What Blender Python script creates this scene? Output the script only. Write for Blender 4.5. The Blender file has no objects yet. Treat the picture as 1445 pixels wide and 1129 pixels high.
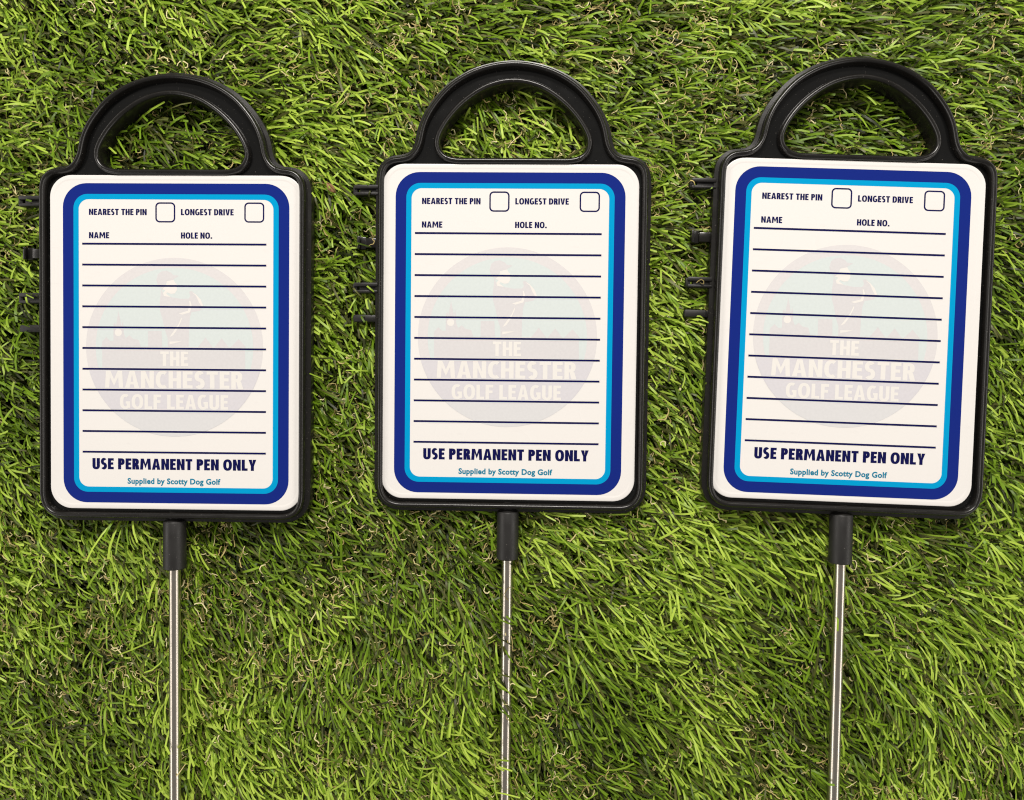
import bpy, bmesh, math, random
import numpy as np
from mathutils import Vector, Matrix, Euler
from mathutils.geometry import tessellate_polygon

R = math.radians
S = 0.4 * 0.001            # one design unit (0.4 mm) in metres
MM = 0.001
ZC = 0.026                 # height of the cards above the turf backing
C = bpy.context.scene.collection
scene = bpy.context.scene

# ------------------------------------------------------------------ camera
FPX = 1085.06
cam_d = bpy.data.cameras.new('camera')
cam_d.sensor_fit = 'HORIZONTAL'; cam_d.sensor_width = 36.0
cam_d.lens = 36.0 * FPX / 1445.0
cam_d.clip_start = 0.01; cam_d.clip_end = 50
cam = bpy.data.objects.new('camera', cam_d); C.objects.link(cam)
cam.matrix_world = (Matrix.Translation((0, 0, FPX * S + ZC))
                    @ Matrix.Rotation(R(-1.3197), 4, 'X') @ Matrix.Rotation(R(1.4388), 4, 'Y'))
scene.camera = cam

# ------------------------------------------------------------------ light
w = bpy.data.worlds.new('World'); scene.world = w; w.use_nodes = True
bg = w.node_tree.nodes['Background']
bg.inputs[0].default_value = (1.0, 0.95, 0.88, 1); bg.inputs[1].default_value = 0.22

def lamp(name, loc, size, power, col=(1, 0.93, 0.83), target=(0, 0, 0)):
    d = bpy.data.lights.new(name, 'AREA'); d.shape = 'RECTANGLE'
    d.size, d.size_y = size; d.energy = power; d.color = col
    o = bpy.data.objects.new(name, d); C.objects.link(o)
    o.location = loc
    o.rotation_euler = (Vector(target) - Vector(loc)).to_track_quat('-Z', 'Y').to_euler()
    return o
lamp('side_lamp', (-2.15, -0.40, 1.20), (4.2, 0.6), 33, (1, 0.945, 0.88), (0, -0.40, 0))
lamp('side_lamp', (2.15, -0.40, 1.20), (4.2, 0.6), 33, (1, 0.945, 0.88), (0, -0.40, 0))
lamp('ceiling_lamp', (0.0, 1.15, 1.10), (0.6, 0.22), 25, (1, 0.95, 0.88))

scene.view_settings.view_transform = 'Standard'
scene.view_settings.look = 'None'
scene.view_settings.exposure = 0.0
scene.view_settings.gamma = 1.0
scene.render.engine = 'CYCLES'
scene.cycles.max_bounces = 6
scene.cycles.pixel_filter_type = 'BLACKMAN_HARRIS'; scene.cycles.filter_width = 1.15

# ------------------------------------------------------------------ materials
def lin(r, g, b):
    f = lambda c: (c / 255 / 12.92) if c / 255 <= 0.04045 else ((c / 255 + 0.055) / 1.055) ** 2.4
    return (f(r), f(g), f(b), 1)

def new_mat(name):
    m = bpy.data.materials.new(name); m.use_nodes = True
    nt = m.node_tree
    return m, nt, nt.nodes['Principled BSDF']

def print_mat(name, col, rough=0.27, var=0.03, spec=0.45):
    """ink or laminate on the card: faint mottling and fine relief"""
    m, nt, p = new_mat(name)
    tc = nt.nodes.new('ShaderNodeTexCoord')
    n = nt.nodes.new('ShaderNodeTexNoise'); n.inputs['Scale'].default_value = 700; n.inputs['Detail'].default_value = 3
    nt.links.new(tc.outputs['Object'], n.inputs['Vector'])
    mx = nt.nodes.new('ShaderNodeMixRGB'); mx.blend_type = 'MIX'
    mx.inputs[1].default_value = tuple(c * (1 - var) for c in col[:3]) + (1,)
    mx.inputs[2].default_value = tuple(min(1, c * (1 + var)) for c in col[:3]) + (1,)
    nt.links.new(n.outputs['Fac'], mx.inputs[0])
    nt.links.new(mx.outputs[0], p.inputs['Base Color'])
    b = nt.nodes.new('ShaderNodeBump'); b.inputs['Strength'].default_value = 0.08; b.inputs['Distance'].default_value = 0.0001
    n2 = nt.nodes.new('ShaderNodeTexNoise'); n2.inputs['Scale'].default_value = 60
    nt.links.new(tc.outputs['Object'], n2.inputs['Vector'])
    nt.links.new(n2.outputs['Fac'], b.inputs['Height']); nt.links.new(b.outputs[0], p.inputs['Normal'])
    p.inputs['Roughness'].default_value = rough
    p.inputs['Specular IOR Level'].default_value = spec
    return m

M = {}
M['card'] = print_mat('card_laminate', (0.79, 0.766, 0.745, 1), var=0.012, spec=0.35)
M['blue'] = print_mat('blue_ink', lin(21, 40, 124), var=0.05, spec=0.12)
M['cyan'] = print_mat('cyan_ink', lin(0, 152, 205), var=0.03, spec=0.12)
M['navy'] = print_mat('navy_ink', lin(16, 18, 74), var=0.05, spec=0.12)
M['teal_text'] = print_mat('teal_ink', lin(0, 122, 155), var=0.03)
M['ring'] = print_mat('pale_mauve_ink', (0.7, 0.675, 0.68, 1), var=0.06)
M['sky_ink'] = print_mat('pale_teal_ink', (0.65, 0.705, 0.7, 1), var=0.05)
M['shape_ink'] = print_mat('pale_rose_grey_ink', (0.665, 0.648, 0.66, 1), var=0.06)
M['band_ink'] = print_mat('pale_lilac_grey_ink', (0.655, 0.635, 0.67, 1), var=0.06)
M['low_ink'] = print_mat('pale_grey_ink', (0.675, 0.67, 0.68, 1), var=0.05)
M['cream_ink'] = print_mat('cream_ink', (0.785, 0.760, 0.73, 1), var=0.02)

def scuffs(m, strength):
    nt = m.node_tree; p = nt.nodes['Principled BSDF']
    tc = nt.nodes.new('ShaderNodeTexCoord')
    mp_ = nt.nodes.new('ShaderNodeMapping'); mp_.inputs['Scale'].default_value = (55, 260, 100); mp_.inputs['Rotation'].default_value = (0, 0, 0.7)
    n = nt.nodes.new('ShaderNodeTexNoise'); n.inputs['Scale'].default_value = 1; n.inputs['Detail'].default_value = 4; n.inputs['Roughness'].default_value = 0.7
    nt.links.new(tc.outputs['Object'], mp_.inputs[0]); nt.links.new(mp_.outputs[0], n.inputs['Vector'])
    mr = nt.nodes.new('ShaderNodeMapRange'); mr.inputs['From Min'].default_value = 0.60; mr.inputs['From Max'].default_value = 0.78; mr.inputs['To Max'].default_value = strength
    nt.links.new(n.outputs['Fac'], mr.inputs['Value'])
    src = p.inputs['Base Color'].links[0].from_socket
    mx = nt.nodes.new('ShaderNodeMixRGB'); mx.inputs[2].default_value = (0.42, 0.36, 0.33, 1)
    nt.links.new(mr.outputs[0], mx.inputs[0]); nt.links.new(src, mx.inputs[1]); nt.links.new(mx.outputs[0], p.inputs['Base Color'])
    n2 = nt.nodes.new('ShaderNodeTexNoise'); n2.inputs['Scale'].default_value = 22; n2.inputs['Detail'].default_value = 3
    nt.links.new(tc.outputs['Object'], n2.inputs['Vector'])
    r2 = nt.nodes.new('ShaderNodeMapRange'); r2.inputs['To Min'].default_value = 0.16; r2.inputs['To Max'].default_value = 0.40
    nt.links.new(n2.outputs['Fac'], r2.inputs['Value']); nt.links.new(r2.outputs[0], p.inputs['Roughness'])
scuffs(M['card'], 0.10)

def plastic(name, base, r0, r1, fine=0.15):
    m, nt, p = new_mat(name)
    tc = nt.nodes.new('ShaderNodeTexCoord')
    n = nt.nodes.new('ShaderNodeTexNoise'); n.inputs['Scale'].default_value = 90; n.inputs['Detail'].default_value = 5
    nt.links.new(tc.outputs['Object'], n.inputs['Vector'])
    mr = nt.nodes.new('ShaderNodeMapRange')
    mr.inputs['From Min'].default_value = 0.3; mr.inputs['From Max'].default_value = 0.7
    mr.inputs['To Min'].default_value = r0; mr.inputs['To Max'].default_value = r1
    nt.links.new(n.outputs['Fac'], mr.inputs['Value']); nt.links.new(mr.outputs[0], p.inputs['Roughness'])
    # fine dust specks
    d = nt.nodes.new('ShaderNodeTexNoise'); d.inputs['Scale'].default_value = 1400; d.inputs['Detail'].default_value = 2
    nt.links.new(tc.outputs['Object'], d.inputs['Vector'])
    dr = nt.nodes.new('ShaderNodeMapRange')
    dr.inputs['From Min'].default_value = 0.71; dr.inputs['From Max'].default_value = 0.78
    nt.links.new(d.outputs['Fac'], dr.inputs['Value'])
    mx = nt.nodes.new('ShaderNodeMixRGB'); mx.inputs[1].default_value = base; mx.inputs[2].default_value = (0.20, 0.18, 0.16, 1)
    nt.links.new(dr.outputs[0], mx.inputs[0]); nt.links.new(mx.outputs[0], p.inputs['Base Color'])
    b = nt.nodes.new('ShaderNodeBump'); b.inputs['Strength'].default_value = fine; b.inputs['Distance'].default_value = 0.0001
    n3 = nt.nodes.new('ShaderNodeTexNoise'); n3.inputs['Scale'].default_value = 900
    nt.links.new(tc.outputs['Object'], n3.inputs['Vector'])
    nt.links.new(n3.outputs['Fac'], b.inputs['Height']); nt.links.new(b.outputs[0], p.inputs['Normal'])
    p.inputs['Specular IOR Level'].default_value = 0.5
    return m
M['plastic'] = plastic('black_plastic', (0.009, 0.008, 0.007, 1), 0.24, 0.34, 0.2)
M['plastic_gloss'] = plastic('polished_black_plastic', (0.005, 0.005, 0.005, 1), 0.12, 0.2, 0.05)
M['plastic_dull'] = plastic('dull_black_plastic', (0.012, 0.011, 0.0105, 1), 0.42, 0.58)

m, nt, p = new_mat('brushed_steel')
p.inputs['Metallic'].default_value = 1.0
p.inputs['Base Color'].default_value = (0.60, 0.55, 0.48, 1)
tc = nt.nodes.new('ShaderNodeTexCoord'); mp = nt.nodes.new('ShaderNodeMapping')
mp.inputs['Scale'].default_value = (900, 40, 900)
n = nt.nodes.new('ShaderNodeTexNoise'); n.inputs['Detail'].default_value = 4
nt.links.new(tc.outputs['Object'], mp.inputs[0]); nt.links.new(mp.outputs[0], n.inputs['Vector']); n.inputs['Scale'].default_value = 1
mr = nt.nodes.new('ShaderNodeMapRange'); mr.inputs['To Min'].default_value = 0.20; mr.inputs['To Max'].default_value = 0.36
nt.links.new(n.outputs['Fac'], mr.inputs['Value']); nt.links.new(mr.outputs[0], p.inputs['Roughness'])
M['steel'] = m

def blade_mat(name, stops, rough, trans):
    m, nt, p = new_mat(name)
    a = nt.nodes.new('ShaderNodeAttribute'); a.attribute_name = 'tint'; a.attribute_type = 'GEOMETRY'
    cr = nt.nodes.new('ShaderNodeValToRGB'); el = cr.color_ramp.elements
    el[0].position, el[0].color = stops[0]; el[1].position, el[1].color = stops[-1]
    for pos, c in stops[1:-1]:
        e = el.new(pos); e.color = c
    nt.links.new(a.outputs['Fac'], cr.inputs[0])
    nt.links.new(cr.outputs[0], p.inputs['Base Color'])
    p.inputs['Roughness'].default_value = rough
    p.inputs['Specular IOR Level'].default_value = 0.22
    tr = nt.nodes.new('ShaderNodeBsdfTranslucent'); nt.links.new(cr.outputs[0], tr.inputs[0])
    mx = nt.nodes.new('ShaderNodeMixShader'); mx.inputs[0].default_value = trans
    nt.links.new(p.outputs[0], mx.inputs[1]); nt.links.new(tr.outputs[0], mx.inputs[2])
    nt.links.new(mx.outputs[0], nt.nodes['Material Output'].inputs['Surface'])
    return m
M['blade'] = blade_mat('turf_blade', [
    (0.00, (0.020, 0.028, 0.006, 1)), (0.20, (0.060, 0.068, 0.014, 1)), (0.38, (0.125, 0.130, 0.034, 1)),
    (0.50, (0.065, 0.112, 0.007, 1)), (0.76, (0.175, 0.305, 0.013, 1)), (1.00, (0.480, 0.640, 0.085, 1))], 0.40, 0.14)
M['thatch'] = blade_mat('thatch_fibre', [
    (0.0, (0.24, 0.19, 0.06, 1)), (0.5, (0.58, 0.46, 0.18, 1)), (1.0, (0.90, 0.80, 0.46, 1))], 0.5, 0.15)

m, nt, p = new_mat('turf_backing')
n = nt.nodes.new('ShaderNodeTexNoise'); n.inputs['Scale'].default_value = 300
cr = nt.nodes.new('ShaderNodeValToRGB'); cr.color_ramp.elements[0].color = (0.008, 0.010, 0.005, 1); cr.color_ramp.elements[1].color = (0.03, 0.035, 0.015, 1)
tc = nt.nodes.new('ShaderNodeTexCoord'); nt.links.new(tc.outputs['Object'], n.inputs['Vector'])
nt.links.new(n.outputs['Fac'], cr.inputs[0]); nt.links.new(cr.outputs[0], p.inputs['Base Color']); p.inputs['Roughness'].default_value = 0.9
M['backing'] = m
m, nt, p = new_mat('dry_leaf')
n = nt.nodes.new('ShaderNodeTexNoise'); n.inputs['Scale'].default_value = 900
cr = nt.nodes.new('ShaderNodeValToRGB'); cr.color_ramp.elements[0].color = (0.16, 0.07, 0.025, 1); cr.color_ramp.elements[1].color = (0.42, 0.24, 0.10, 1)
tc = nt.nodes.new('ShaderNodeTexCoord'); nt.links.new(tc.outputs['Object'], n.inputs['Vector'])
nt.links.new(n.outputs['Fac'], cr.inputs[0]); nt.links.new(cr.outputs[0], p.inputs['Base Color']); p.inputs['Roughness'].default_value = 0.6
M['leaf'] = m

# ------------------------------------------------------------------ mesh helpers
def link_mesh(name, verts, faces, mats, parent=None, smooth=True, angle=35, fm=None):
    me = bpy.data.meshes.new(name)
    me.from_pydata([tuple(v) for v in verts], [], faces)
    if not isinstance(mats, (list, tuple)): mats = [mats]
    for q in mats: me.materials.append(q)
    if fm: me.polygons.foreach_set('material_index', fm)
    me.validate(); me.update()
    bm = bmesh.new(); bm.from_mesh(me); bmesh.ops.recalc_face_normals(bm, faces=bm.faces); bm.to_mesh(me); bm.free()
    if smooth:
        me.polygons.foreach_set('use_smooth', [True] * len(me.polygons))
        me.set_sharp_from_angle(angle=R(angle))
    o = bpy.data.objects.new(name, me); C.objects.link(o); o.parent = parent
    return o

def catmull(pts, step=3.0):
    """closed Catmull-Rom through pts, resampled"""
    out = []; n = len(pts)
    for i in range(n):
        p0, p1, p2, p3 = (np.array(pts[(i + k - 1) % n], float) for k in range(4))
        L = np.linalg.norm(p2 - p1); k = max(1, int(L / step))
        # centripetal-ish: uniform is fine once points are evenly spaced
        def tj(t, a, b): return t + max(1e-6, np.linalg.norm(b - a)) ** 0.5
        t0 = 0; t1 = tj(t0, p0, p1); t2 = tj(t1, p1, p2); t3 = tj(t2, p2, p3)
        for j in range(k):
            t = t1 + (t2 - t1) * j / k
            A1 = (t1 - t) / (t1 - t0) * p0 + (t - t0) / (t1 - t0) * p1
            A2 = (t2 - t) / (t2 - t1) * p1 + (t - t1) / (t2 - t1) * p2
            A3 = (t3 - t) / (t3 - t2) * p2 + (t - t2) / (t3 - t2) * p3
            B1 = (t2 - t) / (t2 - t0) * A1 + (t - t0) / (t2 - t0) * A2
            B2 = (t3 - t) / (t3 - t1) * A2 + (t - t1) / (t3 - t1) * A3
            out.append((t2 - t) / (t2 - t1) * B1 + (t - t1) / (t2 - t1) * B2)
    return np.array(out)

def resample(P, step):
    Q = np.vstack([P, P[:1]]); d = np.r_[0, np.cumsum(np.linalg.norm(np.diff(Q, axis=0), axis=1))]
    n = int(d[-1] / step); t = np.linspace(0, d[-1], n, endpoint=False)
    return np.stack([np.interp(t, d, Q[:, 0]), np.interp(t, d, Q[:, 1])], 1)

def smooth_closed(P, it):
    for _ in range(it): P = 0.25 * np.roll(P, 1, 0) + 0.5 * P + 0.25 * np.roll(P, -1, 0)
    return P

def normals2d(P):
    """inward normals of a counter-clockwise loop"""
    T = np.roll(P, -1, 0) - np.roll(P, 1, 0); T /= np.linalg.norm(T, axis=1)[:, None]
    return np.stack([-T[:, 1], T[:, 0]], 1)

def rrect(cx, cy, w_, h_, r, n=10):
    pts = []
    for (sx, sy, a0) in ((1, 1, 0), (-1, 1, 90), (-1, -1, 180), (1, -1, 270)):
        for k in range(n + 1):
            a = R(a0 + 90 * k / n)
            pts.append((cx + sx * (w_ / 2 - r) + r * math.cos(a), cy + sy * (h_ / 2 - r) + r * math.sin(a)))
    return np.array(pts)

# ------------------------------------------------------------------ frame outline (design units, counter-clockwise)
right = [(0, 380.8), (33, 377), (63.5, 366.6), (93, 347.5), (116.5, 320), (127, 301), (131.8, 286.5), (135, 270),
         (138.5, 261), (144.5, 253.5), (153, 249.3), (163, 248), (172, 246.6), (180.5, 242), (186.5, 234.5), (189.4, 224),
         (190, 212), (190, 195), (190, 160), (190, 100), (190, 40), (190, -40), (190, -100), (190, -160), (190, -200), (190, -213),
         (188.3, -226), (182.5, -238), (172, -246), (159, -249), (145, -249), (110, -249), (60, -249)]
outl = [(-x, y) for x, y in right[1:]]
loop = right[::-1] + outl + [(0, -249)]     # up the right side, over the handle, down the left
OUT = smooth_closed(resample(catmull(loop, 2.0), 3.0), 3)
if np.sum(OUT[:, 0] * np.roll(OUT[:, 1], -1) - np.roll(OUT[:, 0], -1) * OUT[:, 1]) < 0: OUT = OUT[::-1]
hr = [(0, 358.5), (38, 350.8), (69, 332), (91, 310.5), (105, 290), (111, 276), (112, 264), (107.5, 252), (97, 243), (82, 239), (60, 238.6), (30, 238.6)]
hloop = hr[::-1] + [(-x, y) for x, y in hr[1:]] + [(0, 238.6)]
HOL = smooth_closed(resample(catmull(hloop, 2.0), 3.0), 3)
if np.sum(HOL[:, 0] * np.roll(HOL[:, 1], -1) - np.roll(HOL[:, 0], -1) * HOL[:, 1]) < 0: HOL = HOL[::-1]

FLOOR = -2.3
prof_out = [(3, -11), (-4.8, -11), (-5.8, -10.4), (-6, -9.8), (-6, -4.8), (-5.6, -4.2), (-0.5, -3.9), (0, -3.5), (0, -0.3), (0.25, 0.5), (0.9, 1.2), (1.9, 1.75), (3.1, 2.05), (4.2, 2.13),
            (5.3, 2.05), (6.5, 1.7), (7.5, 1.1), (8.2, 0.3), (8.5, -0.6), (8.6, FLOOR)]
prof_hol = [(0, FLOOR), (0.1, -0.6), (0.5, 0.3), (1.2, 1.05), (2.2, 1.6), (3.4, 1.88), (4.4, 1.95), (5.4, 1.88), (6.6, 1.6), (7.6, 1.05), (8.3, 0.3), (8.7, -0.6), (9.4, -10.4), (9.0, -11)]

def frame_mesh():
    V = []; F = []
    def rings(P, prof):
        N = normals2d(P); base = len(V); n = len(P)
        for d, z in prof:
            Q = P + N * d
            V.extend([(q[0] * S, q[1] * S, z * MM) for q in Q])
        for r in range(len(prof) - 1):
            for i in range(n):
                a = base + r * n + i; b = base + r * n + (i + 1) % n
                F.append((a, b, b + n, a + n))
        return base, base + (len(prof) - 1) * n, n
    o0, o1, on = rings(OUT, prof_out)
    h0, h1, hn = rings(HOL, prof_hol)
    def fill(s0, n0, s1, n1):
        idx = list(range(s0, s0 + n0)) + list(range(s1, s1 + n1))
        polys = [[Vector((V[i][0], V[i][1], 0)) for i in range(s0, s0 + n0)], [Vector((V[i][0], V[i][1], 0)) for i in range(s1, s1 + n1)]]
        for t in tessellate_polygon(polys):
            F.append(tuple(idx[k] for k in t))
    fill(o1, on, h0, hn)
    fill(o0, on, h1, hn)
    return V, F
FV, FF = frame_mesh()

def split_frame(test):
    keep = [f for f in FF if test(sum(FV[i][1] for i in f) / len(f) / S)]
    used = sorted({i for f in keep for i in f}); mp_ = {i: k for k, i in enumerate(used)}
    flat = [int(abs(max(FV[i][2] for i in f) - FLOOR * MM) < 1e-6 and abs(min(FV[i][2] for i in f) - FLOOR * MM) < 1e-6) for f in keep]
    return [FV[i] for i in used], [tuple(mp_[i] for i in f) for f in keep], flat

# ------------------------------------------------------------------ printed artwork
def sheet(loops_list, z, V, F, fm, mi):
    """each item: list of loops (outer, holes) filled flat at height z mm"""
    for loops in loops_list:
        base = len(V); polys = []
        for L in loops:
            polys.append([Vector((p_[0], p_[1], 0)) for p_ in L]); V.extend([(p_[0] * S, p_[1] * S, z * MM) for p_ in L])
        for t in tessellate_polygon(polys):
            F.append(tuple(base + k for k in t)); fm.append(mi)

def printed(name, loops_list, z, mat, parent):
    V, F, fm = [], [], []
    sheet(loops_list, z, V, F, fm, 0)
    return link_mesh(name, V, F, mat, parent, smooth=False)

def text_loops_mesh(body, x0, x1, yb, cap, z, mat, parent, offset=0.02, spacing=1.0, name='lettering'):
    cu = bpy.data.curves.new('lettering_curve', 'FONT'); cu.body = body; cu.offset = offset
    cu.space_character = spacing; cu.resolution_u = 3
    tmp = bpy.data.objects.new('tmp', cu); C.objects.link(tmp)
    bpy.context.view_layer.update()
    me = bpy.data.meshes.new_from_object(tmp.evaluated_get(bpy.context.evaluated_depsgraph_get()))
    bpy.data.objects.remove(tmp); bpy.data.curves.remove(cu)
    n = len(me.vertices); co = np.zeros(n * 3); me.vertices.foreach_get('co', co); co = co.reshape(-1, 3)
    w0, w1 = co[:, 0].min(), co[:, 0].max()
    capH = 0.729 + 2 * offset
    co2 = np.empty_like(co)
    co2[:, 0] = (x0 + (co[:, 0] - w0) / (w1 - w0) * (x1 - x0)) * S
    co2[:, 1] = (yb + (co[:, 1] + offset) / capH * cap) * S
    co2[:, 2] = z * MM
    me.vertices.foreach_set('co', co2.ravel()); me.materials.clear(); me.materials.append(mat); me.name = name
    me.update()
    o = bpy.data.objects.new(name, me); C.objects.link(o); o.parent = parent
    return o

def glyph(ch, t):
    """bold capital as separate flat pieces (lists of (outer, inner) pairs or polygons) on a cap height of 1"""
    th = t * 0.86                                  # horizontal strokes a little thinner
    rect = lambda x0, y0, x1, y1: [(x0, y0), (x1, y0), (x1, y1), (x0, y1)]
    def arc(cx, cy, ax, ay, a0, a1, n=20, e=0.86):
        out = []
        for k in range(n + 1):
            a = R(a0 + (a1 - a0) * k / n); c, s_ = math.cos(a), math.sin(a)
            c = math.copysign(abs(c) ** e, c); s_ = math.copysign(abs(s_) ** e, s_)
            out.append(((cx + ax * c, cy + ay * s_), (cx + (ax - t) * c, cy + (ay - th) * s_)))
        return out
    if ch == ' ': return [], [], 0.20
    if ch == '.': return [rect(0, 0, t, t)], [], t
    if ch == 'I': return [rect(0, 0, t, 1)], [], t
    if ch in 'EFL':
        w_ = 0.47; P = [rect(0, 0, t, 1)]
        if ch in 'EL': P.append(rect(t, 0, w_, th))
        if ch in 'EF': P += [rect(t, 1 - th, w_, 1), rect(t, 0.52 - th / 2, w_ - 0.04, 0.52 + th / 2)]
        return P, [], w_
    if ch == 'T': return [rect(0, 1 - th, 0.54, 1), rect(0.27 - t / 2, 0, 0.27 + t / 2, 1 - th)], [], 0.54
    if ch == 'H': return [rect(0, 0, t, 1), rect(0.60 - t, 0, 0.60, 1), rect(t, 0.5 - th / 2, 0.60 - t, 0.5 + th / 2)], [], 0.60
    if ch == 'N':
        w_ = 0.63; return [rect(0, 0, t, 1), rect(w_ - t, 0, w_, 1), [(t, 1), (t, 1 - t * 1.9), (w_ - t, 0), (w_ - t, t * 1.9)]], [], w_
    if ch == 'M':
        w_ = 0.88; m = w_ / 2
        return [[(0.05, 1), (0, 0), (t * 0.95, 0), (t * 1.0 + 0.05, 1)], [(w_ - 0.05, 1), (w_ - 0.05 - t, 1), (w_ - t * 0.95, 0), (w_, 0)],
                [(t + 0.05, 1), (t + 0.03, 0.62), (m, 0.12), (m, 0.50)], [(w_ - t - 0.05, 1), (m, 0.50), (m, 0.12), (w_ - t - 0.03, 0.62)]], [], w_
    if ch == 'A':
        w_ = 0.68; m = w_ / 2
        return [[(m - t * 0.55, 1), (0, 0), (t * 1.05, 0), (m, 0.80), (m, 1)], [(m, 1), (m, 0.80), (w_ - t * 1.05, 0), (w_, 0), (m + t * 0.55, 1)],
                rect(0.21, 0.20, w_ - 0.21, 0.20 + th * 0.9)], [], w_
    if ch == 'V':
        w_ = 0.64; m = w_ / 2
        return [[(0, 1), (m - t * 0.55, 0), (m, 0), (m, 0.24), (t * 1.05, 1)], [(w_, 1), (w_ - t * 1.05, 1), (m, 0.24), (m, 0), (m + t * 0.55, 0)]], [], w_
    if ch == 'Y':
        w_ = 0.62; m = w_ / 2
        return [rect(m - t / 2, 0, m + t / 2, 0.42), [(0, 1), (m - t / 2, 0.42), (m, 0.42), (m, 0.60), (t * 1.1, 1)], [(w_, 1), (w_ - t * 1.1, 1), (m, 0.60), (m, 0.42), (m + t / 2, 0.42)]], [], w_
    if ch == 'O': return [], [arc(0.355, 0.5, 0.355, 0.515, 0, 360, 36)], 0.71
    if ch == 'C': return [], [arc(0.34, 0.5, 0.34, 0.515, 58, 302, 28)], 0.53
    if ch == 'G': return [rect(0.36, 0.36, 0.64 - t + 0.03, 0.52), rect(0.64 - t, 0.07, 0.64, 0.52)], [arc(0.34, 0.5, 0.34, 0.515, 58, 300, 28)], 0.64
    if ch == 'D':
        a = arc(0.26, 0.5, 0.36, 0.5, 90, -90, 24)
        return [rect(0, 0, t, 1)], [[((t, 1), (t, 1 - th))] + a + [((t, 0), (t, th))]], 0.62
    if ch in 'PR':
        a = arc(0.26, 0.70, 0.27, 0.30, 90, -90, 18)
        P = [rect(0, 0, t, 1)]
        if ch == 'R': P.append([(0.24, 0.42), (0.57 - t * 1.1, 0), (0.57, 0), (0.25 + t * 1.0, 0.44)])
        return P, [[((t, 1), (t, 1 - th))] + a + [((t, 0.40), (t, 0.40 + th))]], 0.55 if ch == 'R' else 0.53
    if ch == 'U':
        a = arc(0.30, 0.32, 0.30, 0.335, 180, 360, 20)
        return [], [[((0, 1), (t, 1))] + a + [((0.60, 1), (0.60 - t, 1))]], 0.60
    if ch == 'S':
        w_ = 0.50; rx = w_ / 2 - t / 2; ry = (1.03 - th) / 4; cy1 = 1.015 - th / 2 - ry; cy0 = -0.015 + th / 2 + ry
        sp = [(w_ / 2 + rx * math.cos(R(a)), cy1 + ry * math.sin(R(a))) for a in range(38, 262, 14)]
        sp += [(w_ / 2 + rx * math.cos(R(a)), cy0 + ry * math.sin(R(a))) for a in range(82, -143, -14)]
        sp = np.array(sp); T = np.gradient(sp, axis=0); T /= np.linalg.norm(T, axis=1)[:, None]
        N = np.stack([-T[:, 1], T[:, 0]], 1) * (t * 0.96) / 2
        return [], [[(tuple(p_ + q_), tuple(p_ - q_)) for p_, q_ in zip(sp, N)]], w_
    raise KeyError(ch)

def caps(body, x0, x1, yb, cap, z, mat, parent, t=0.21, gap=0.085, name='lettering'):
    total = sum(glyph(c, t)[2] for c in body) + gap * (len(body) - 1)
    kx = (x1 - x0) / total; V, F = [], []; x = x0; k = 0
    for c in body:
        polys, strips, w_ = glyph(c, t)
        for P in polys:
            b = len(V); V.extend([((x + px * kx) * S, (yb + py * cap) * S, z * MM + k * 2.5e-6) for px, py in P]); k = (k + 1) % 5
            for tr in tessellate_polygon([[Vector((px, py, 0)) for px, py in P]]): F.append(tuple(b + i_ for i_ in tr))
        for L in strips:
            b = len(V)
            for o_, i_ in L: V.extend([((x + q[0] * kx) * S, (yb + q[1] * cap) * S, z * MM + k * 2.5e-6) for q in (o_, i_)])
            k = (k + 1) % 5
            for j in range(len(L) - 1): F.append((b + 2 * j, b + 2 * j + 1, b + 2 * j + 3, b + 2 * j + 2))
        x += (w_ + gap) * kx
    me = bpy.data.meshes.new(name); me.from_pydata(V, [], F); me.materials.append(mat); me.update()
    bm = bmesh.new(); bm.from_mesh(me)
    for f in bm.faces:
        f.normal_update()
        if f.normal.z < 0: f.normal_flip()
    bm.to_mesh(me); bm.free()
    o = bpy.data.objects.new(name, me); C.objects.link(o); o.parent = parent
    return o

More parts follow.
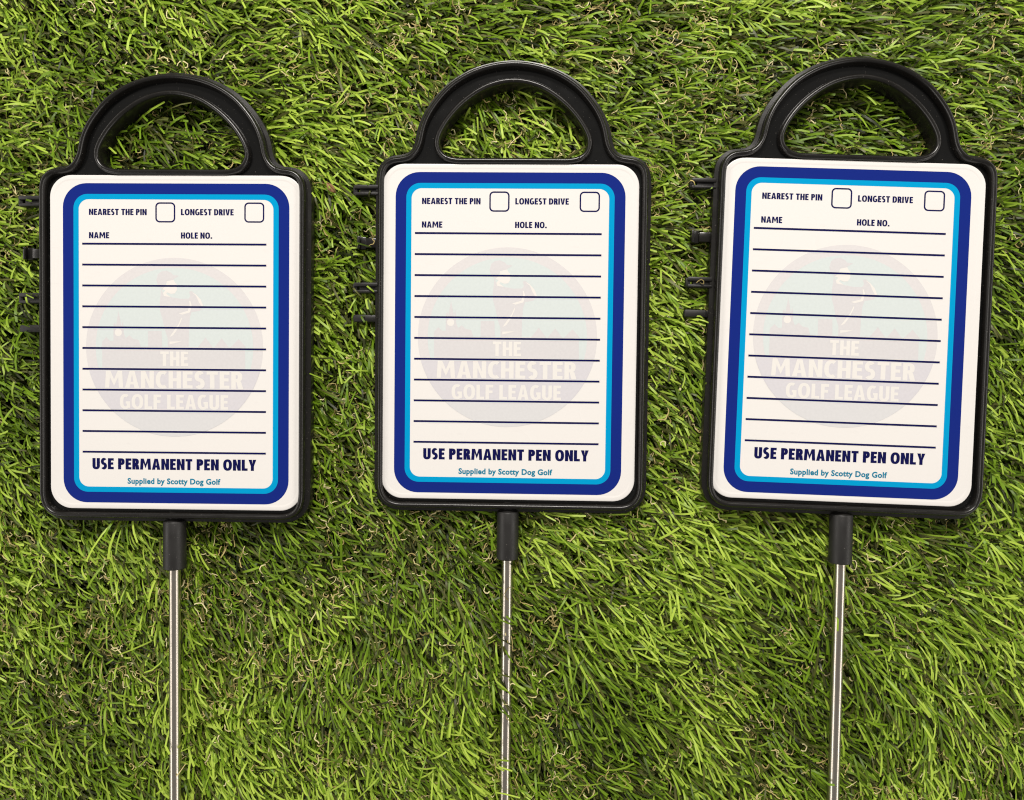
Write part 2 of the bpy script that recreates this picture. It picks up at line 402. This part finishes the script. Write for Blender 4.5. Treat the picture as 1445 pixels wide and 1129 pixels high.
def emblem(parent):
    V, F, fm = [], [], []
    cx, cy = -2.0, -4.8
    def circ(r, x=cx, y=cy, n=96): return [(x + r * math.cos(2 * math.pi * k / n), y + r * math.sin(2 * math.pi * k / n)) for k in range(n)]
    def chord(r, ya, yb, n=40):
        """slice of the disc between two heights"""
        ya = max(ya, cy - r + 0.01); P = []
        for k in range(n + 1):
            y = ya + (yb - ya) * k / n; P.append((cx + math.sqrt(max(0, r * r - (y - cy) ** 2)), y))
        for k in range(n, -1, -1):
            y = ya + (yb - ya) * k / n; P.append((cx - math.sqrt(max(0, r * r - (y - cy) ** 2)), y))
        return P
    sheet([[circ(127)]], 0.02, V, F, fm, 0)
    sheet([[circ(113)]], 0.04, V, F, fm, 1)
    body = [(-21.0, 78.8), (-18.2, 72.2), (-16.9, 68.0), (-6.8, 66.4), (-1.5, 65.7), (6.5, 64.2), (18.5, 64.6), (21.1, 68.6), (19.0, 73.9), (22.3, 75.9), (30.4, 69.3), (35.8, 62.1), (39.6, 54.8), (34.6, 47.5), (22.7, 45.4), (20.1, 36.8), (19.0, 20.8), (18.6, -3.8), (-11.4, -4.1), (-11.6, 8.6), (-15.7, 20.5), (-19.2, 36.4), (-22.4, 47.0), (-23.0, 58.9), (-21.8, 68.2)]
    cap = [(-27.8, 90.7), (-25.8, 98.7), (-20.6, 102.7), (-13.9, 104.0), (-7.2, 101.4), (-3.2, 97.5), (4.8, 96.9), (0.8, 94.2), (-5.8, 90.2), (-12.4, 89.5), (-14.4, 85.5), (-17.6, 77.5), (-21.0, 78.9), (-25.7, 82.8)]
    bag = [(-39.7, 18.3), (-20.3, 18.5), (-19.4, -4.2), (-39.7, -4.4)]
    church = [(-106.7, -4), (-105.2, 3.7), (-99.9, 9.0), (-94.5, 3.8), (-89.4, 3.8), (-89.3, 27.8), (-87.3, 30.5), (-85.9, 25.2), (-84.0, 35.8), (-82.1, 46.5), (-80.0, 35.9), (-77.9, 25.2), (-75.7, 33.2), (-74.4, 14.6), (-71.7, 8.0), (-66.4, 12.0), (-61.0, 6.8), (-52.9, 5.5), (-50.2, -4)]
    sheet([[body], [cap], [bag], [church], [[(32, -4), (42.6, 9.8), (53, -4)]], [[(55.5, -4), (65.8, 8.7), (76, -4)]], [[(78.5, -4), (90.2, 7.7), (101, -4)]],
           [[(-105.8, -4.2), (-105.5, -36), (99.8, -36), (99.3, -4.2)]]], 0.06, V, F, fm, 2)
    face = [(-13.1, 88.8), (-3.1, 91.2), (-0.4, 86.3), (1.6, 85.0), (1.7, 76.4), (-1.6, 71.7), (-6.9, 71.0), (-12.3, 73.3), (-13.6, 71.0), (-6.8, 66.4), (-16.9, 68.0), (-18.2, 72.2), (-15.0, 76.2), (-19.6, 77.5), (-13.7, 82.9)]
    arcs = [[(22.6, 73.9), (29.1, 68.6), (33.2, 59.4), (36.6, 54.1), (39.6, 54.2), (35.8, 63.4), (29.0, 70.6)],
            [(19.2, 61.9), (19.9, 55.3), (17.3, 47.3), (4.1, 43.3), (9.4, 41.7), (20.3, 45.0), (22.9, 54.0), (21.2, 60.6)],
            [(8.1, 38.0), (4.2, 28.7), (-2.3, 19.3), (-8.9, 9.9), (-3.6, 12.6), (3.0, 22.0), (8.8, 35.3)],
            [(-9.1, 3.5), (8.5, 4.1), (-0.8, 1.4), (-8.8, -0.3)]]
    sheet([[face]] + [[a] for a in arcs] + [[circ(5.2, -82.5, 15.9, 24)]], 0.08, V, F, fm, 5)
    sheet([[chord(127, -95.3, -36.1)]], 0.07, V, F, fm, 3)
    sheet([[chord(127, -132, -95.3)]], 0.07, V, F, fm, 4)
    return link_mesh('emblem', V, F, [M['ring'], M['sky_ink'], M['shape_ink'], M['band_ink'], M['low_ink'], M['cream_ink']], parent, smooth=False, fm=fm)

# ------------------------------------------------------------------ solids
def lathe_y(profile, n=40):
    """solid of revolution about the local y axis; profile (y units, r units)"""
    V, F = [], []
    for y, r in profile:
        for k in range(n):
            a = 2 * math.pi * k / n
            V.append((r * S * math.cos(a), y * S, r * S * math.sin(a)))
    for j in range(len(profile) - 1):
        for k in range(n):
            a = j * n + k; b = j * n + (k + 1) % n
            F.append((a, b, b + n, a + n))
    F.append(tuple(range(n))); F.append(tuple(range((len(profile) - 1) * n, len(profile) * n)))
    return V, F

def soft_box(x0, x1, y0, y1, z0, z1, bev=0.7):
    """bevelled block; x, y design units, z mm; returns bmesh"""
    bm = bmesh.new(); r = bmesh.ops.create_cube(bm, size=1)
    for v in bm.verts:
        v.co = Vector(((x0 + x1) / 2 * S + v.co.x * (x1 - x0) * S, (y0 + y1) / 2 * S + v.co.y * (y1 - y0) * S, (z0 + z1) / 2 * MM + v.co.z * (z1 - z0) * MM))
    bmesh.ops.bevel(bm, geom=list(bm.edges), offset=bev * MM, segments=2, profile=0.5, affect='EDGES')
    return bm

def join_bm(name, bms, mat, parent):
    me = bpy.data.meshes.new(name); out = bmesh.new()
    for b in bms:
        t = bpy.data.meshes.new('t'); b.to_mesh(t); out.from_mesh(t); b.free(); bpy.data.meshes.remove(t)
    out.to_mesh(me); out.free(); me.materials.append(mat)
    me.polygons.foreach_set('use_smooth', [True] * len(me.polygons)); me.set_sharp_from_angle(angle=R(40))
    o = bpy.data.objects.new(name, me); C.objects.link(o); o.parent = parent
    return o

def tag(o, label=None, cat=None, group=None, kind=None):
    if label: o['label'] = label
    if cat: o['category'] = cat
    if group: o['group'] = group
    if kind: o['kind'] = kind
    return o

# ------------------------------------------------------------------ one marker board
ROD_Z = -4.5
def make_board():
    root = bpy.data.objects.new('marker_board', None); C.objects.link(root); root.empty_display_size = 0.02
    V, F, fl = split_frame(lambda y: y <= 247.5); link_mesh('frame', V, F, [M['plastic'], M['plastic_gloss']], root, fm=fl)
    V, F, fl = split_frame(lambda y: y > 247.5); link_mesh('handle', V, F, [M['plastic'], M['plastic_gloss']], root, fm=fl)
    # card: thin rounded plate with a softly turned edge
    P = rrect(0.3, 1.4, 361.5, 474.5, 31, 12); N = normals2d(P); V, F = [], []
    prof = [(0.6, -2.2), (0, -2.0), (0, -0.30), (0.35, 0.02), (1.0, 0.14), (2.0, 0.18), (5.2, 0.19), (6.0, 0.17), (7.2, 0.02), (8.0, 0.0)]
    for d, z in prof: V.extend([((q[0]) * S, q[1] * S, z * MM) for q in P + N * d])
    n = len(P)
    for r in range(len(prof) - 1):
        for i in range(n):
            a = r * n + i; b = r * n + (i + 1) % n; F.append((a, b, b + n, a + n))
    F.append(tuple(range((len(prof) - 1) * n, len(prof) * n))); F.append(tuple(range(n)))
    card = link_mesh('card', V, F, M['card'], root)
    printed('blue_border', [[rrect(0, 0, 323.8, 454.1, 34), rrect(0, 0, 293.4, 423.7, 20)]], 0.03, M['blue'], card)
    printed('cyan_border', [[rrect(0, 0, 293.4, 423.7, 20), rrect(0, 0, 278.4, 408.7, 14)]], 0.03, M['cyan'], card)
    emblem(card)
    caps('THE', -22.2, 17.9, -31.1, 20.6, 0.10, M['cream_ink'], card, 0.215)
    caps('MANCHESTER', -101.8, 96.1, -62.9, 24.3, 0.10, M['cream_ink'], card, 0.215)
    caps('GOLF LEAGUE', -80.3, 75.3, -92.8, 20.8, 0.10, M['cream_ink'], card, 0.215)
    line = None
    for i in range(11):
        y = 141.5 - 29.6 * i
        if line is None:
            line = printed('ruled_line', [[[(-134.1, -1.3), (129.3, -1.3), (129.3, 1.3), (-134.1, 1.3)]]], 0.14, M['navy'], card); o = line
        else:
            o = line.copy(); C.objects.link(o)
        o.location.y = y * S
    box = printed('tick_box', [[rrect(0, 0, 28.4, 28.4, 6, 6), rrect(0, 0, 24.4, 24.4, 4.2, 6)]], 0.06, M['navy'], card)
    box.location = (-15.0 * S, 186.2 * S, 0)
    b2 = box.copy(); C.objects.link(b2); b2.location = (112.0 * S, 186.5 * S, 0)
    caps('NEAREST THE PIN', -124.4, -41.6, 182.2, 8.7, 0.06, M['navy'], card, 0.228, 0.08)
    caps('LONGEST DRIVE', 7.4, 82.6, 182.4, 8.7, 0.06, M['navy'], card, 0.228, 0.08)
    caps('NAME', -124.4, -95.4, 149.2, 8.7, 0.06, M['navy'], card, 0.228, 0.08)
    caps('HOLE NO.', 7.4, 52.0, 149.4, 8.7, 0.06, M['navy'], card, 0.228, 0.08)
    caps('USE PERMANENT PEN ONLY', -120.1, 115.6, -179.3, 15.8, 0.06, M['navy'], card, 0.25, 0.075)
    text_loops_mesh('Supplied by Scotty Dog Golf', -69.4, 64.3, -199.8, 8.8, 0.06, M['teal_text'], card, 0.034, 1.06)
    # side fittings on the left wall
    for yc in (204, 65):
        bms = [soft_box(-227, -192, yc - 7.5, yc - 3.2, -9, -3.4), soft_box(-227, -192, yc + 1.5, yc + 7.5, -9, -3.4),
               soft_box(-219, -192, yc - 4.5, yc + 2.5, -9, -4.9, 0.4), soft_box(-229, -222, yc - 6.5, yc + 6.5, -9, -4.6, 0.9)]
        join_bm('clip_lug', bms, M['plastic_dull'], root)
    join_bm('catch', [soft_box(-212, -192, 123, 137, -12, -6.5), soft_box(-223, -211, 121, 139, -12, -7.5), soft_box(-223, -219, 121, 139, -12, -5.0, 0.5)], M['plastic'], root)
    join_bm('hinge_pin', [soft_box(-229, -192, 16, 27, -10, -5.2, 1.2)], M['plastic_dull'], root)
    # stem socket and steel rod
    V, F = lathe_y([(-240, 8), (-250, 8.5), (-252.5, 11), (-254, 14.6), (-256, 15.6), (-320, 15.8), (-322.2, 15.6), (-323, 14.5), (-323, 8.4)])
    so = link_mesh('socket', V, F, M['plastic_dull'], root); so.location.z = ROD_Z * MM
    V, F = lathe_y([(0, 8.0), (-440, 8.0), (-450, 7.5), (-476, 1.0), (-477, 0.3)], 32)
    rd = link_mesh('rod', V, F, M['steel'], root); rd.location = (0, -318 * S, ROD_Z * MM); rd.rotation_euler.x = R(0.25)
    return root

def board_matrix(tx, ty, th, a, b, z):
    n = Vector((-math.tan(R(a)), -math.tan(R(b)), 1)).normalized()
    q = Vector((0, 0, 1)).rotation_difference(n)
    return Matrix.Translation((tx * S, ty * S, z * MM + ZC)) @ q.to_matrix().to_4x4() @ Matrix.Rotation(R(th), 4, 'Z')

POSES = [board_matrix(-505.155, 54.565, -0.5494, -0.2507, -0.1636, 1.194),
         board_matrix(-32.165, 68.149, -0.7008, 0.1545, 0.6344, -2.220),
         board_matrix(438.268, 68.228, -2.1835, 0.0993, -0.4422, 1.043)]
FRAME_DX = [-5.5, 3.5, 6.0]          # how far the card sits off-centre in each frame
STEM = [(-1.0, 0.0), (-2.0, 0.0), (-2.0, 1.0)]    # sideways play of each stem in its frame, turn in degrees
LABELS = ['leftmost black handled golf marker board, sitting lowest in the picture, white blue-bordered card',
          'middle black handled golf marker board on turf, white card with a blue border',
          'rightmost black handled golf marker board, turned slightly clockwise with its steel rod slanting']

def children(o): return [c for c in C.objects if c.parent == o]
def copy_tree(o, parent=None):
    c = o.copy(); C.objects.link(c); c.parent = parent
    for ch in children(o): copy_tree(ch, c)
    return c
first = make_board()
boards = [first, copy_tree(first), copy_tree(first)]
for o, mtx, dx, lab in zip(boards, POSES, FRAME_DX, LABELS):
    o.matrix_world = mtx
    for ch in children(o):
        if not ch.name.startswith('card'): ch.location.x += dx * S
        if ch.name.startswith(('rod', 'socket')):
            st = STEM[boards.index(o)]; ch.rotation_euler.z = R(st[1])
            ch.location.x += (st[0] + (318 if ch.name.startswith('rod') else 0) * math.tan(R(st[1]))) * S
    tag(o, lab, 'golf marker', 'golf marker boards laid in a row on the artificial grass')

# ------------------------------------------------------------------ turf
backing_v = [(-3, -3, 0), (3, -3, 0), (3, 3, 0), (-3, 3, 0)]
g = link_mesh('ground', backing_v, [(0, 1, 2, 3)], M['backing'], smooth=False); tag(g, kind='structure')

rng = np.random.default_rng(11)
def value_noise(x, y, cell, seed):
    r = np.random.default_rng(seed); G = r.random((128, 128))
    u = x / cell + 40; v = y / cell + 40
    i = np.floor(u).astype(int); j = np.floor(v).astype(int); fu = u - i; fv = v - j
    fu = fu * fu * (3 - 2 * fu); fv = fv * fv * (3 - 2 * fv)
    g_ = lambda a, b: G[a % 128, b % 128]
    return (g_(i, j) * (1 - fu) + g_(i + 1, j) * fu) * (1 - fv) + (g_(i, j + 1) * (1 - fu) + g_(i + 1, j + 1) * fu) * fv

def in_poly(P, x, y):
    inside = np.zeros(x.shape, bool); n = len(P)
    for i in range(n):
        x0, y0 = P[i]; x1, y1 = P[(i + 1) % n]
        if y0 == y1: continue
        c = ((y0 > y) != (y1 > y)) & (x < (x1 - x0) * (y - y0) / (y1 - y0) + x0)
        inside ^= c
    return inside
OUTE = resample(OUT - normals2d(OUT) * 5.5, 9.0)
HOLE = resample(HOL + normals2d(HOL) * 8.5, 7.0)

def over2(n, f): return np.random.default_rng(5).random(n) < f

def press(V, over, which):
    """V (n,k,3) metres: push strands down under the boards, sockets and rods"""
    for mtx, dx, st in zip(POSES, FRAME_DX, STEM):
        inv = np.array(mtx.inverted())
        L = V @ inv[:3, :3].T + inv[:3, 3]
        x = L[..., 0] / S - dx; y = L[..., 1] / S; z = L[..., 2] / MM
        near = (np.abs(x) < 240) & (y > -270) & (y < 400)
        lim = np.full(z.shape, 1e3)
        idx = np.where(near)
        xi, yi = x[idx], y[idx]
        ins = in_poly(OUTE, xi, yi) & ~in_poly(HOLE, xi, yi)
        l = lim[idx]; l[ins] = -12.0
        lug = (xi < -188) & (xi > -231) & (((np.abs(yi - 204) < 8.5)) | (np.abs(yi - 65) < 9) | (np.abs(yi - 130) < 10) | (np.abs(yi - 21) < 7))
        l[lug & ~ins] = -11.0
        lim[idx] = l
        xs = x - st[0] + y * math.tan(R(st[1]))
        sock = (np.abs(xs) < 18.5) & (y < -245) & (y > -326)
        lim[sock] = np.minimum(lim[sock], -11.6)
        rod = (np.abs(xs) < 15.0) & (y <= -326) & (y > -800)
        ov = np.broadcast_to(over[:, None], z.shape)
        lim[rod & ~ov] = np.minimum(lim[rod & ~ov], -8.6)
        z2 = np.minimum(z, lim)
        lugm = np.zeros(z.shape, bool); lugm[idx] = lug & ~ins & (over2(len(V), 0.05)[idx[0]])
        z2[lugm] = np.where(z[lugm] > -13, np.maximum(z[lugm], -2.6), z[lugm])
        up = rod & ov & (z > -10.5)
        z2[up] = np.maximum(z2[up], ROD_Z + 3.2 + 0.7)
        L[..., 2] = np.where(z2 != z, z2, z) * MM
        f = np.array(mtx)
        W = L @ f[:3, :3].T + f[:3, 3]
        ch = (z2 != z)
        V[ch] = W[ch]
    V[..., 2] = np.maximum(V[..., 2], 0.0005)
    return V

def ribbons(name, base, az, length, height, width, tint, K, curl=0.0, side_bend=None, over=None, mat=None, blunt=True, twist=None, path=None):
    n = len(az)
    if path is None:
        t = np.linspace(0, 1, K + 1)[None, :]
        rise = 1 - (1 - t) ** 2.0
        hor = t ** 1.04
        a = az[:, None] + side_bend[:, None] * (t - 0.3)
        dirx, diry = np.cos(a), np.sin(a)
        seg = np.diff(hor, axis=1)
        px = np.concatenate([np.zeros((n, 1)), np.cumsum(seg * length[:, None] * (dirx[:, 1:] + dirx[:, :-1]) / 2, 1)], 1)
        py = np.concatenate([np.zeros((n, 1)), np.cumsum(seg * length[:, None] * (diry[:, 1:] + diry[:, :-1]) / 2, 1)], 1)
        pz = rise * height[:, None] - curl[:, None] * (t ** 3)
        P = np.stack([px + base[:, 0:1], py + base[:, 1:2], pz], -1)
    else:
        P = path
        T = np.gradient(P, axis=1); a = np.arctan2(T[..., 1], T[..., 0])
    P = press(P, over, 0)
    tw = twist[:, None] * np.linspace(-1, 1, K + 1)[None, :] + (twist * 0.6)[:, None]
    sx, sy = -np.sin(a) * np.cos(tw), np.cos(a) * np.cos(tw); sz = np.sin(tw)
    wprof = np.ones(K + 1); wprof[0] = 0.9
    if blunt: wprof[-1] = 0.95
    Wd = width[:, None] * wprof[None, :] / 2
    Sd = np.stack([sx, sy, sz], -1) * Wd[..., None]
    V = np.stack([P - Sd, P + Sd], 2)                      # n, K+1, 2, 3
    V[..., 2] = np.maximum(V[..., 2], 0.0003)
    nv = n * (K + 1) * 2
    co = V.reshape(nv, 3)
    b = (np.arange(n) * (K + 1) * 2)[:, None] + (np.arange(K) * 2)[None, :]
    q = np.stack([b, b + 1, b + 3, b + 2], -1).reshape(-1, 4)
    me = bpy.data.meshes.new(name)
    me.vertices.add(nv); me.vertices.foreach_set('co', co.astype(np.float32).ravel())
    nf = len(q); me.loops.add(nf * 4); me.loops.foreach_set('vertex_index', q.astype(np.int32).ravel())
    me.polygons.add(nf); me.polygons.foreach_set('loop_start', np.arange(nf, dtype=np.int32) * 4)
    me.polygons.foreach_set('use_smooth', np.ones(nf, bool))
    me.update(calc_edges=True)
    at = me.attributes.new('tint', 'FLOAT', 'POINT'); at.data.foreach_set('value', np.repeat(tint, (K + 1) * 2).astype(np.float32))
    me.materials.append(mat)
    o = bpy.data.objects.new(name, me); C.objects.link(o)
    return o

X0, X1, Y0, Y1 = -0.44, 0.44, -0.37, 0.37
def tufts(sx, sy):
    gx, gy = np.meshgrid(np.arange(X0, X1, sx), np.arange(Y0, Y1, sy))
    x = gx.ravel() + rng.normal(0, sx * 0.28, gx.size); y = gy.ravel() + rng.normal(0, sy * 0.28, gy.size)
    return x, y

def lean(x, y):
    t = np.clip((y + 0.24) / 0.48, 0, 1)
    a = R(-58) * (1 - t) + R(-16) * t
    a = a + (value_noise(x, y, 0.055, 3) - 0.5) * R(50) + (value_noise(x, y, 0.16, 4) - 0.5) * R(36)
    return a

tx_, ty_ = tufts(0.0072, 0.0060)
nt_ = len(tx_); per = 13
ta = lean(tx_, ty_) + rng.normal(0, R(14), nt_)
th_ = rng.normal(1, 0.10, nt_) * (0.80 + 0.40 * value_noise(tx_, ty_, 0.03, 8))
rep = lambda v: np.repeat(v, per)
n = nt_ * per
bx_ = rep(tx_) + rng.normal(0, 0.0011, n); by_ = rep(ty_) + rng.normal(0, 0.0011, n)
az = rep(ta) + rng.normal(0, R(21), n)
wild = rng.random(n) < 0.10; az[wild] = rng.uniform(-math.pi, math.pi, wild.sum())
lenf = np.clip(rng.normal(0.0190, 0.0045, n), 0.007, 0.031) * rep(th_)
hgt = np.clip(rng.normal(0.0150, 0.0026, n), 0.006, 0.0215) * rep(th_)
tint = np.where(rng.random(n) < 0.37, rng.uniform(0.0, 0.42, n), 0.45 + 0.55 * rng.random(n) ** 0.9)
tint = np.clip(tint + (rep(value_noise(tx_, ty_, 0.045, 21)) - 0.5) * 0.36, 0, 1)
# olive strands are the shorter ones
hgt = hgt * (0.84 + 0.24 * tint)
gr = ribbons('grass', np.stack([bx_, by_], 1), az, lenf, hgt, rng.uniform(0.00075, 0.00132, n), tint, 5,
             curl=rng.uniform(0, 0.004, n) * (rng.random(n) < 0.5), side_bend=rng.normal(0, R(5), n) * (1 + 9 * (rng.random(n) < 0.06)), over=rng.random(n) < 0.05,
             mat=M['blade'], twist=rng.normal(0, R(15), n))
tag(gr, 'artificial grass of blunt green and olive blades leaning to the lower right', 'grass', kind='stuff')

# curly tan thatch fibres
nc = 34000; K = 7
cx_ = rng.uniform(X0, X1, nc); cy_ = rng.uniform(Y0, Y1, nc)
clump = value_noise(cx_, cy_, 0.012, 31) * value_noise(cx_, cy_, 0.05, 32)
keep = clump > 0.17; cx_, cy_ = cx_[keep], cy_[keep]; nc = len(cx_)
a0 = lean(cx_, cy_) + rng.normal(0, R(60), nc)
curv = np.cumsum(rng.normal(0, R(24), (nc, K + 1)) + rng.choice([-1, 1], (nc, K + 1)) * R(75) * (rng.random((nc, K + 1)) < 0.13), 1) + rng.normal(0, R(16), nc)[:, None] * np.arange(K + 1)[None, :]
ang = a0[:, None] + curv
step = rng.uniform(0.0007, 0.0017, nc)[:, None]
px = cx_[:, None] + np.cumsum(np.cos(ang) * step, 1); py = cy_[:, None] + np.cumsum(np.sin(ang) * step, 1)
z0 = np.clip(rng.normal(0.0135, 0.0022, nc), 0.003, 0.0185)
pz = z0[:, None] + np.cumsum(rng.normal(0, 0.0005, (nc, K + 1)), 1)
ribbons('thatch', None, a0, None, None, rng.uniform(0.00032, 0.0007, nc), rng.random(nc), K, over=rng.random(nc) < 0.1, mat=M['thatch'],
        blunt=False, twist=rng.normal(0, R(40), nc), path=np.stack([px, py, pz], -1))
tag(bpy.data.objects['thatch'], 'curly tan thatch fibres scattered between the grass blades', 'thatch', kind='stuff')

# a scrap of dry leaf caught beside the left board
lv = []; lf = []
for i, (u, wd) in enumerate([(0, 0.2), (0.25, 1.0), (0.5, 1.25), (0.75, 0.9), (1, 0.15)]):
    for s_ in (-1, 0, 1):
        lv.append(((u - 0.5) * 0.0075, s_ * wd * 0.0015, 0.0007 * abs(s_) + 0.0012 * math.sin(u * 3.1)))
for i in range(4):
    for j in range(2):
        a = i * 3 + j; lf.append((a, a + 1, a + 4, a + 3))
leaf = link_mesh('dry_leaf', lv, lf, M['leaf'])
leaf.location = ((440 - 722.5) * S * 1.01, (564.5 - 289) * S * 1.01, 0.0205); leaf.rotation_euler = (0.2, 0.3, R(-50))
sol = leaf.modifiers.new('thickness', 'SOLIDIFY'); sol.thickness = 0.0002
tag(leaf, 'small brown scrap of dry leaf caught in the grass right of the left board', 'leaf')
